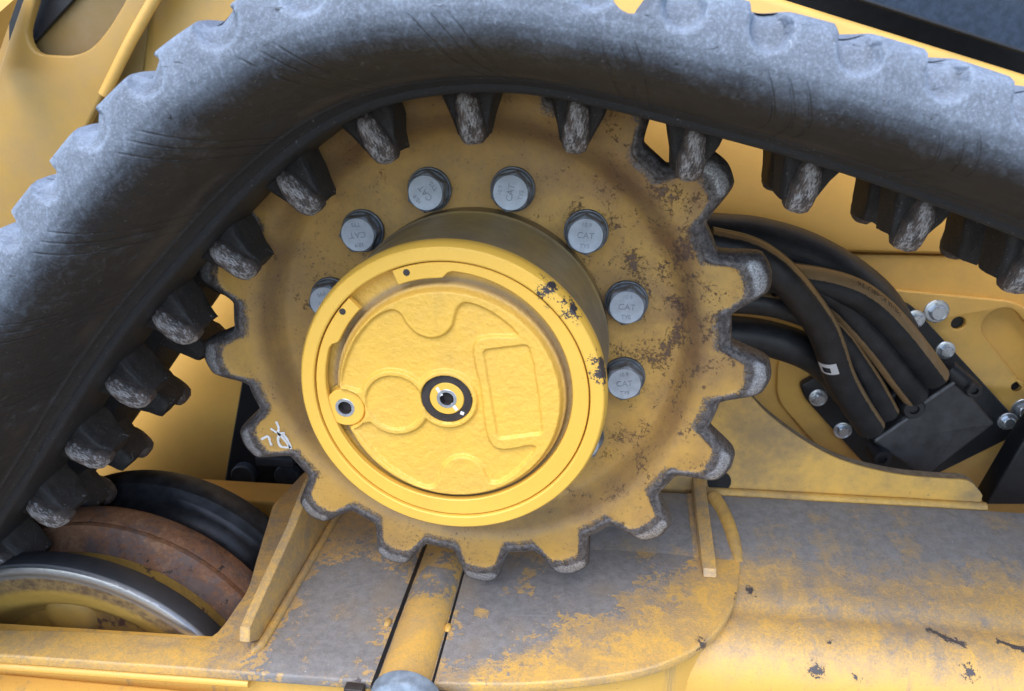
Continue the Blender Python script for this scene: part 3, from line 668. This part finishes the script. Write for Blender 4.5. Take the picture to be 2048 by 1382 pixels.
# box under the deck
sk = [(-.62, fr[0][1]+.006)]+[(p[0]-.004 if i > 40 else p[0], p[1]+.012) for i, p in enumerate(fr) if i < 53]+[(.19, .03), (-.10, .1), (-.155, -.02), (-.17, -.075), (-.62, -.088)]
M['front'] = frame_mat('frame_front_paint', thr=.8, clean_below=-.2)
plate('frame_box', sk, M['front'], frm, 'xy', ZD-.0105, .22, .002)
lipb = [(-.62, fr[0][1]-.004)]+[(p[0], p[1]-.003) for p in fr if p[0] < -.17]
b0 = [(p[0], p[1]+.006, -.2755) for p in lipb]
sweep('weld_bead', [(x, y+.001, z+.004) for x, y, z in b0], .004, M['front'], frm, 10, 30)
ledge_y = -.128
box('lower_ledge', (-.62, -.150, -.50), (-.19, -.120, -.2865), M['front'], frm, .004)
# folded tube on the right
pr = [(.168, -.42), (.170, -.250), (.168, -.243), (.162, -.2385), (.14, -.2420), (.10, -.2500), (.06, -.2585), (.03, -.2635)]
cy, cz, rr = .003, -.3155, .046
for i in range(13):
    a = R(78+102*i/12-0); pr.append((cy+rr*math.cos(a), cz+rr*math.sin(a)))
pr += [(cy-rr-.001, -.36), (cy-rr-.002, -.42)]
PR = np.array(pr); PR = np.vstack([spline(PR[1:4], 6), spline(PR[3:], 46)])
xs = np.linspace(.10, 1.0, 170); V = []; mud = []
for x in xs:
    for y, z in PR:
        w = mnoise.noise(Vector((x*9, y*9, 0)))*.0011
        V.append((x, y+.0*w, z+w)); mud.append(.13*sm(np.array((y-.045)/.06))-.03+.03*sm(np.array((y+.02)/.05)))
def on_tube(px, py):
    d = at(px, py, 'z', -.30)-CAM; o_ = np.argsort(PR[:, 0])
    for t in np.linspace(.6, 1.2, 1500):
        q_ = CAM+t*d
        if -.044 < q_[1] < .16 and q_[2] <= np.interp(q_[1], PR[o_, 0], PR[o_, 1], left=-9): return q_
    return CAM+d
ch = [(on_tube(1885+k*9, 1272+k*4), .0022) for k in np.arange(-3.2, 4.6, .4)]+[(on_tube(2018+k*9, 1289+k*3), .0024) for k in np.arange(-2.2, 3.6, .4)]+[(on_tube(1630, 1342), .0042), (on_tube(1640, 1343), .003), (on_tube(1941, 1345), .0042), (on_tube(1712, 1355), .0022), (on_tube(1660, 1285), .002), (on_tube(1500, 1180), .004)]
M['tube'] = frame_mat('tube_paint', (), [(on_tube(*p), r) for p, r in (((1635, 1035), .014), ((1830, 1037), .012), ((1815, 1095), .017), ((1880, 1140), .016), ((1985, 1140), .017), ((1560, 1075), .022), ((1650, 1090), .02), ((1985, 1042), .013))], .50, ch, None, -.2865, .95, .12, .24, .055)
mesh('frame_tube', V, [tuple(reversed(f)) for f in grid_faces(len(xs), len(PR))], M['tube'], frm, sharp=0, attrs=dict(mud=mud))
qv = on_tube(1990, 1392); plate('cover_plate', rounded([(qv[0]-.028, -.36), (qv[0]-.028, qv[2]-.001), (qv[0]+.09, qv[2]-.001), (qv[0]+.09, -.36)], .009), M['wall'], frm, 'xz', -.0475, .006, .0012)
# end web of the tube, with its weld to the deck
web = [(.165, ZD-.004), (.168, -.243), (.162, -.2375), (.14, -.2410), (.10, -.2490), (.07, -.2560), (.05, -.2600)]
plate('tube_end_web', [(p[0], p[1]) for p in web]+[(.05, -.30), (.165, -.30)], M['tube'], frm, 'yz', .212, .008, .001)
sweep('weld_bead', [(.232, .16, -.240), (.240, .14, -.2440), (.245, .115, -.2485), (.2475, .09, -.2540), (.2485, .070, -.2590)], [.009, .008, .0075, .007, .005], M['bead'], frm, 12, 30)
M['gus'] = frame_mat('gusset_mud', (), (), .54, tanbase=.9, soft=.10)
# gusset plates across the deck
gx = .2165
gp = [(.200, ZD+.001), (.200, -.222), (.17, -.2225), (.045, -.2485), (.040, ZD+.001)]
plate('gusset_plate', gp, M['gus'], frm, 'yz', gx+.007, .0135, .0016)
gl = at(656, 1040, 'z', ZD); gl2 = at(531, 1283, 'z', ZD)
gxl = (gl[0]+gl2[0])/2
def onx(px, py, x): q_ = at(px, py, 'x', x); return (q_[1], q_[2])
tl = [onx(624, 965, gxl), onx(592, 1050, gxl), onx(556, 1130, gxl), onx(522, 1205, gxl), onx(500, 1255, gxl), onx(499, 1284, gxl)]
plate('gusset_plate', [(gl[1]+.06, ZD+.001), (gl[1]+.06, tl[0][1]+.01)]+tl+[(gl2[1], ZD+.001)], M['gus'], frm, 'yz', gxl, .0095, .0016)
sweep('weld_bead', [(gxl+.003, gl[1]+.03, ZD+.001), (gxl+.003, gl2[1]+.004, ZD+.001), (gxl-.002, gl2[1]-.006, ZD)], .0042, M['gus'], frm, 10, 30)
# cross pin between two slots, with weld spots and zinc end cap
tx0 = (at(842, 1096, 'z', ZD)[0]+at(745, 1353, 'z', ZD)[0])/2; tx1 = (at(927, 1138, 'z', ZD)[0]+at(875, 1364, 'z', ZD)[0])/2
tc = (tx0+tx1)/2+.001; tr = (tx1-tx0)/2-.003
M['pin'] = frame_mat('pin_paint', [((tc, -.01, ZD+.02), .03)], [((tc, -.09, ZD+.02), .06)], .56)
sweep('cross_tube', [(tc, -.126, ZD-.008), (tc, 0, ZD-.008), (tc, .13, ZD-.008)], tr, M['pin'], frm, 40, 8)
for sx, w in ((tc-tr-.0010, .0019), (tc+tr+.0006, .0011)):
    box('slot', (sx-w, -.1285, ZD-.004), (sx+w, .10, ZD+.0006), M['black'], frm, .0004)
for px, py in ((776, 1247), (896, 1257)):
    q = at(px, py, 'z', ZD); bm = bmesh.new(); bmesh.ops.create_uvsphere(bm, u_segments=12, v_segments=8, radius=.0036)
    for v in bm.verts: v.co = Vector((v.co.x*.9+q[0], v.co.y*1.5+q[1], v.co.z*.7+ZD+.001))
    me = bpy.data.meshes.new('weld_spot'); bm.to_mesh(me); bm.free(); me.shade_smooth(); link('weld_spot', me, M['strut'], frm)
q = at(800, 1342, 'y', -.138)
lathe('pin_cap', [(.030, .012), (.030, .001), (.029, -.001), (.0245, -.003), (.0240, -.0055), (.0225, -.007), (0, -.008)], plain('dull_zinc', (.22, .27, .33), .5, .2, .25), frm, (q[0], -.138, q[2]-.041), 64)
box('front_notch', (tx0-.020, -.1335, ZD-.0105), (tx0-.004, -.125, ZD-.0005), M['plugring'], frm, .001)
box('front_notch', (tx1+.002, -.1335, ZD-.0105), (tx1+.016, -.125, ZD-.0005), M['plugring'], frm, .001)
# swept gusset standing behind the tube
YG = .172
top = [(1280, 640), (1400, 720), (1490, 782), (1530, 822), (1580, 862), (1640, 900), (1700, 926), (1790, 948), (1880, 957), (1932, 960), (1952, 972), (1966, 992)]
tp = [tuple(p) for p in spline([axz(*p, YG) for p in top], 50)]
plate('swept_gusset', tp+[(tp[-1][0], -.262), (-.02, -.262), (-.02, tp[0][1])], M['strut'], frm, 'xz', YG, .014, .0015)
V = []; F = []
for i, p in enumerate(tp): V += [(p[0], YG+.0012, p[1]+.0004), (p[0], YG+.0128, p[1]+.0004)]
mesh('gusset_edge', V, [(2*i, 2*i+1, 2*i+3, 2*i+2) for i in range(len(tp)-1)], M['edge'], frm)
sweep('weld_bead', [(.225, YG-.002, -.239), (.34, YG-.003, -.2385), (.52, YG-.002, -.239)], .0055, M['bead'], frm, 10, 40)
lathe('dark_opening', [(.0, -.001), (.013, -.001), (.013, .004)], M['black'], frm, (axz(1438, 962, YG)[0], YG-.0005, axz(1438, 962, YG)[1]), 24)
box('cross_beam', (-.40, .165, -.345), (-.17, .21, -.286), M['wall2'], frm, .004)
box('cross_beam', (-.42, .12, -.36), (-.17, .165, -.322), M['wall2'], frm, .004)

# ------------------------------------------------------------------ machine body behind
YW = .30
bod = thing('machine_body', 'plain yellow body side of the loader behind the track', 'vehicle body', (0, YW, -.3))
sl = [axz(1290, -90, YW), axz(1545, -8, YW), axz(2048, 148, YW), axz(2500, 290, YW)]
zl = axz(1700, 505, YW)[1]
up = [(-1.2, zl+.25), (-.10, zl+.25), (-.02, .36)]+sl+[(sl[-1][0], zl), (-1.2, zl)]
plate('upper_side_panel', [(-.2, zl), (-.2, .60), (.05, .42)]+sl+[(sl[-1][0]+.2, sl[-1][1]-.06), (sl[-1][0]+.2, zl)], M['wall'], bod, 'xz', YW-.006, .04, .009)
plate('lower_side_panel', [(-.62, -.6), (-.62, .34), (-.2, .34), (-.2, zl-.002), (1.3, zl-.002), (1.3, -.6)], M['wall2'], bod, 'xz', YW, .02, .002)
# mounting plate with pocket and holes
YM = YW-.008
mo = rounded([axz(*p, YM) for p in ((1733, 575), (2032, 604), (2220, 720), (2220, 1010), (1730, 1000), (1553, 800), (1556, 722), (1640, 690))], [.010, .014, 0, 0, .01, .02, .012, .01])
hl = [axz(1917, 647, YM), axz(2033, 773, YM)]
A_ = np.array(axz(2003, 652, YM)); B_ = np.array(axz(2110, 790, YM)); t_ = (B_-A_)/np.linalg.norm(B_-A_); n_ = np.array([-t_[1], t_[0]]); rp = .021
slot = [tuple(A_+rp*(math.cos(a)*n_-math.sin(a)*t_)) for a in np.linspace(0, math.pi, 14)]+[tuple(B_+rp*(-math.cos(a)*n_+math.sin(a)*t_)) for a in np.linspace(0, math.pi, 14)]
plate('mounting_plate', mo, M['wall2'], bod, 'xz', YM, .008, .0016, holes=[slot]+[hole(h, .0078) for h in hl])
for h in hl: lathe('bolt_hole', [(0, .0), (.0079, .0), (.0079, -.001)], M['black'], bod, (h[0], YM+.007, h[1]), 20)
def small_bolt(name, px, py, y, af, mat, parent, washer=None):
    c = axz(px, py, y); return hexhead(name, af, af*.62, mat, parent, (c[0], y, c[1]), random.random(), (af*.86, af*.14))
for px, py in ((1872, 622), (2046, 818)): small_bolt('flange_bolt', px, py, YM, .016, M['zincbright'], bod)
# bracket with a long hole at upper left
YB = .235
bh = [(71, -4), (58, 40), (53, 68), (60, 92), (76, 107), (110, 111), (148, 110), (182, 95), (212, 62), (236, 25), (252, -5), (262, -45), (240, -75), (170, -85), (110, -70)]
bro = [axz(*p, YB) for p in ((62, -50), (-30, 215), (-30, 470), (60, 470), (215, 170), (325, -20), (380, -110), (100, -140))]
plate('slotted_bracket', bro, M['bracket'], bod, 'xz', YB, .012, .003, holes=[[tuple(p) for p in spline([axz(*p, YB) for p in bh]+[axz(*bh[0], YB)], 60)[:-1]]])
plate('rear_side_panel', [axz(*p, YB+.03) for p in ((-60, 560), (-60, 1150), (455, 1150), (500, 560))], M['wall'], bod, 'xz', YB+.03, .012, .003)
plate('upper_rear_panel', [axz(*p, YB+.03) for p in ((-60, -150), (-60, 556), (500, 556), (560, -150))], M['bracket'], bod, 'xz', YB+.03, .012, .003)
sweep('weld_bead', [(*[axz(322, -30, YB)[0]], YB+.003, axz(322, -30, YB)[1]), (axz(262, 75, YB)[0], YB+.003, axz(262, 75, YB)[1]), (axz(205, 190, YB)[0], YB+.003, axz(205, 190, YB)[1])], .006, M['wall2'], bod, 10, 30)
plate('inner_plate', [axz(*p, YB+.012) for p in ((30, -120), (30, 150), (270, 150), (300, -120))], paint('grimy_inner_paint', (.22, .14, .035), dust=.5), bod, 'xz', YB+.0255, .003, .0005)  # plate added behind the hole, its dark brown standing for shade
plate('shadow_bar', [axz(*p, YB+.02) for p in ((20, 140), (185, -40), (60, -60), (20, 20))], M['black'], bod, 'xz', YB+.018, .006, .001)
lit = [at(38, -10, 'y', YB-.01), at(-10, 130, 'y', YB-.01), at(-120, 130, 'y', YB-.12), at(-120, -120, 'y', YB-.02)]
mesh('slanted_panel', lit, [(0, 1, 2, 3)], M['wall'], bod, smooth=False)
# dark recess and glazed panel above the slanted edge
box('recess_panel', (-.1, YW+.12, .0), (1.4, YW+.14, .9), M['black'], bod, .002)
gl_ = plain('dark_glazing', (.030, .046, .070), .14, 0, .2, .05)  # blue base colour carries the reflected sky
win = thing('dark_glazed_panel', 'dark glossy bluish panel above the black gap at upper right', 'panel', tuple(at(1900, 30, 'y', YW-.01)))
wo = [axz(*p, YW-.01) for p in ((1640, -30), (1735, 2), (2048, 104), (2400, 215), (2400, -500), (1500, -400))]
plate('glazing', wo, gl_, win, 'xz', YW-.01, .006, .001)
plate('rubber_edging', [axz(*p, YW-.012) for p in ((1640, -34), (1735, -2), (2048, 99), (2400, 210), (2400, 218), (2048, 107), (1735, 6), (1640, -26))], M['black'], win, 'xz', YW-.013, .008, .001)

# black plate with two bolts, left of the sprocket
bkp = thing('black_bolt_plate', 'black plate with two dark bolts seen behind the toothed wheel at left', 'plate', tuple(at(530, 960, 'y', .26)))
plate('plate_body', rounded([axz(*p, .262) for p in ((487, 740), (446, 975), (640, 975), (640, 740))], [.004, .014, .004, .004]), M['black'], bkp, 'xz', .262, .03, .003)
dk_ = plain('dark_bolt', (.045, .052, .062), .5, .3, .2)
for px, py in ((492, 945), (578, 946)):
    c = axz(px, py, .262); lathe('bolt', [(.0165, .0), (.0165, -.010), (.015, -.012), (0, -.0125)], dk_, bkp, (c[0], .262, c[1]), 32)
box('ledge', (*axz(517, 912, .245)[:1], .235, axz(517, 918, .245)[1]-.004), (axz(590, 912, .245)[0], .262, axz(517, 908, .245)[1]), dk_, bkp, .001)

# ------------------------------------------------------------------ hose manifold
YH = YM-.002
man = thing('hose_manifold', 'black hose manifold block bolted on the yellow mounting plate', 'manifold', tuple(at(1840, 830, 'y', YH)))
plate('base_plate', rounded([axz(*p, YH-.012) for p in ((1600, 772), (1650, 744), (1800, 606), (1825, 612), (2046, 852), (2030, 872), (1856, 958), (1820, 960), (1726, 925), (1612, 800))], .006), M['black'], man, 'xz', YH-.012, .012, .002)
YC = YH-.05
cv = [np.array(axz(*p, YC)) for p in ((1746, 885), (1822, 822), (1840, 812), (1916, 760), (1990, 848), (1850, 955))]
plate('cover_block', rounded([tuple(p) for p in cv], .003), plain('black_plastic', (.030, .030, .033), .5, 0, .5, .5, 40), man, 'xz', YC, .045, .003)
plate('rear_block', rounded([axz(*p, YC+.02) for p in ((1700, 850), (1850, 735), (1905, 745), (1925, 775), (1760, 900))], .006), M['black'], man, 'xz', YC+.018, .03, .004)
for a, b in (((1750, 880), (1814, 836)), ((1838, 810), (1914, 759))):
    p0 = axz(*a, YC); p1_ = axz(*b, YC); sweep('edge_rib', [(p0[0], YC-.001, p0[1]), ((p0[0]+p1_[0])/2, YC-.001, (p0[1]+p1_[1])/2), (p1_[0], YC-.001, p1_[1])], .0022, plain('dusty_rib', (.11, .11, .115), .6) if 'dusty_rib' not in bpy.data.materials else bpy.data.materials['dusty_rib'], man, 10, 10)
for px, py, r in ((1825, 815, .0125), (1762, 914, .011), (1945, 778, .009)):
    c = axz(px, py, YC-.004); lathe('screw_boss', [(r, .02), (r, -.003), (r*.85, -.006), (r*.45, -.006), (r*.42, -.002), (0, -.002)], M['hose'], man, (c[0], YC-.004, c[1]), 28)
p0, p1_ = axz(1895, 735, YC+.005), axz(1942, 775, YC+.005); sweep('clamp_pin', [(p0[0], YC+.005, p0[1]), ((p0[0]+p1_[0])/2, YC+.003, (p0[1]+p1_[1])/2), (p1_[0], YC+.005, p1_[1])], .0095, M['hose'], man, 16, 10)
for px, py in ((1636, 795), (1685, 860), (1830, 638), (1890, 700), (2014, 842)): small_bolt('flange_bolt', px, py, YH-.012, .0125, M['zincbright'], man)
brk = thing('black_bracket', 'plain black angled bracket at the right edge above the frame tube', 'bracket', tuple(at(2030, 960, 'y', .22)))
plate('bracket_body', [axz(*p, .225) for p in ((1972, 1010), (2056, 868), (2200, 700), (2200, 1010))], M['black'], brk, 'xz', .225, .03, .003)

# ------------------------------------------------------------------ hoses
def stripe_hose(tan_turn=None):
    g = G('striped_hose' if tan_turn else 'black_hose')
    c = g.mix(g.step(g.noise(60, 5, .6), .3, .75), (.009, .010, .012), (.024, .025, .029))
    if tan_turn:
        u = g.attr('turn'); v = g.attr('front'); lo, ce = tan_turn
        d = g.math('ABSOLUTE', g.math('SUBTRACT', g.math('MULTIPLY', u, ce[0]), g.math('MULTIPLY', v, -ce[1])))
        dp_ = g.math('ADD', g.math('MULTIPLY', u, ce[0]), g.math('MULTIPLY', v, ce[1]))
        m = g.step(g.math('ADD', dp_, g.math('MULTIPLY', g.math('SUBTRACT', g.noise(200, 4), .5), .05)), lo, lo+.02)
        c = g.mix(m, c, g.mix(g.noise(90, 4), (.20, .125, .058), (.33, .215, .11)))
    return g.out(c, .48, 0., g.bump(g.noise(260, 4, .6), .0006, .5))
HT = stripe_hose((.84, (.80, -.60))); HT2 = stripe_hose((.90, (-.85, -.52))); HN = stripe_hose((.945, (.86, -.50))); HK = stripe_hose()
def z5(x, y): return (1348+x/2.879, 450+y/2.879)
def hose(label, pts, r, mat, ys):
    q = []
    for (x, y), d in zip(pts, ys): q.append(at(*z5(x, y), 'y', d))
    o = sweep('hydraulic_hose', q, r, mat, None, 20, 90)
    tag(o, label, 'hose', 'hydraulic hoses between the toothed wheel and the manifold'); return o
def ysn(a, b, n): return list(np.linspace(a, b, n))
hA = hose('thickest plain black hose arching over all the other hoses', [(-120, 60), (60, 60), (250, 75), (450, 92), (680, 150), (880, 245), (1040, 350), (1160, 460), (1270, 620)], .0255, HK, [.20, .20, .205, .21, .22, .225, .235, .25, .27])
hG = hose('thin black hose tucked directly beneath the thickest top hose', [(300, 190), (500, 190), (640, 215), (780, 265), (920, 330), (1060, 420), (1160, 540), (1240, 700)], .0135, HK, [.19, .19, .2, .205, .215, .225, .235, .25])
hB = hose('black hose with a printed tan stripe along its upper edge', [(330, 330), (560, 300), (720, 312), (900, 345), (1050, 400), (1180, 495), (1290, 610), (1400, 745), (1495, 870)], .0158, HT, [.15, .165, .175, .185, .19, .2, .205, .215, .235])
hC = hose('plain dark hose just under the printed tan striped one', [(600, 330), (780, 360), (930, 430), (1060, 560), (1180, 700), (1290, 850), (1385, 975)], .0150, HT2, [.17, .18, .195, .205, .21, .22, .238])
hE = hose('middle hose passing behind the white labelled hose to the manifold', [(200, 430), (400, 437), (560, 455), (720, 500), (850, 560), (950, 650), (1050, 790), (1140, 930), (1225, 1080)], .0132, HN, [.17, .175, .18, .19, .2, .205, .215, .222, .238])
hD = hose('foremost hose with a small white label wrapped on it', [(200, 105), (400, 150), (525, 212), (640, 310), (750, 440), (840, 570), (895, 700), (950, 860), (1030, 1010), (1130, 1160)], .0158, HN, [.13, .13, .135, .14, .155, .165, .175, .19, .21, .232])
hF = hose('lowest thick black hose curving down behind the others', [(150, 625), (330, 625), (500, 645), (680, 695), (810, 755), (920, 850), (1000, 960)], .0195, HK, [.20, .205, .21, .215, .225, .245, .265])
# printed lettering on the tan stripe, read from the other side (upside down)
hq = np.array([at(*z5(x, y), 'y', d) for (x, y), d in zip([(720, 312), (900, 345), (1050, 400), (1180, 495), (1290, 610)], [.175, .185, .19, .2, .205])]); hs = spline(hq, 200)
ht = np.gradient(hs, axis=0); ht /= np.linalg.norm(ht, axis=1)[:, None]
def stripe_pt(i, w, rad_):
    t = ht[i]; a = np.cross(t, [0, 1, .02]); a /= np.linalg.norm(a); b = np.cross(a, t)
    ang = math.atan2(-.60, .80)+w; return hs[i]+rad_*(math.cos(ang)*a+math.sin(ang)*b)
tm = text_mesh('MSHA IC-48U/36', .0085, 0.); L_ = [v.co.copy() for v in tm.vertices]; x0 = min(v.x for v in L_); x1 = max(v.x for v in L_)
hl_ = np.r_[0, np.cumsum(np.linalg.norm(np.diff(hs, axis=0), axis=1))]
for v in tm.vertices:
    s_ = np.interp(.62, np.linspace(0, 1, 200), hl_)-(v.co.x-(x0+x1)/2); i = int(np.clip(np.searchsorted(hl_, s_), 0, 199))
    v.co = Vector(stripe_pt(i, -v.co.y/.0158*.9, .01605))
tm.materials.clear(); tm.name = 'printed_lettering'; link('printed_lettering', tm, M['ink'], hB)
# paper label on the foremost hose
hq = np.array([at(*z5(x, y), 'y', d) for (x, y), d in zip([(840, 570), (895, 700), (950, 860)], [.165, .175, .19])]); hs = spline(hq, 60); ht = np.gradient(hs, axis=0); ht /= np.linalg.norm(ht, axis=1)[:, None]
V = []; n1, n2 = 10, 8
def on_hose(i, a_, r_):
    t = ht[i]; a = np.cross(t, [0, 1, .02]); a /= np.linalg.norm(a); b = np.cross(a, t); return hs[i]+r_*(math.cos(a_)*a+math.sin(a_)*b)
def patch(name, i0, i1, a0, a1, r_, mat):
    V = [on_hose(int(i), a_, r_) for i in np.linspace(i0, i1, n1) for a_ in np.linspace(a0, a1, n2)]
    o = mesh(name, V, grid_faces(n1, n2), mat, hD, smooth=True, sharp=0); return o
patch('paper_label', 33, 45, R(-165), R(-95), .0163, M['label']); patch('label_print', 37, 43, R(-150), R(-120), .0165, M['hose'])
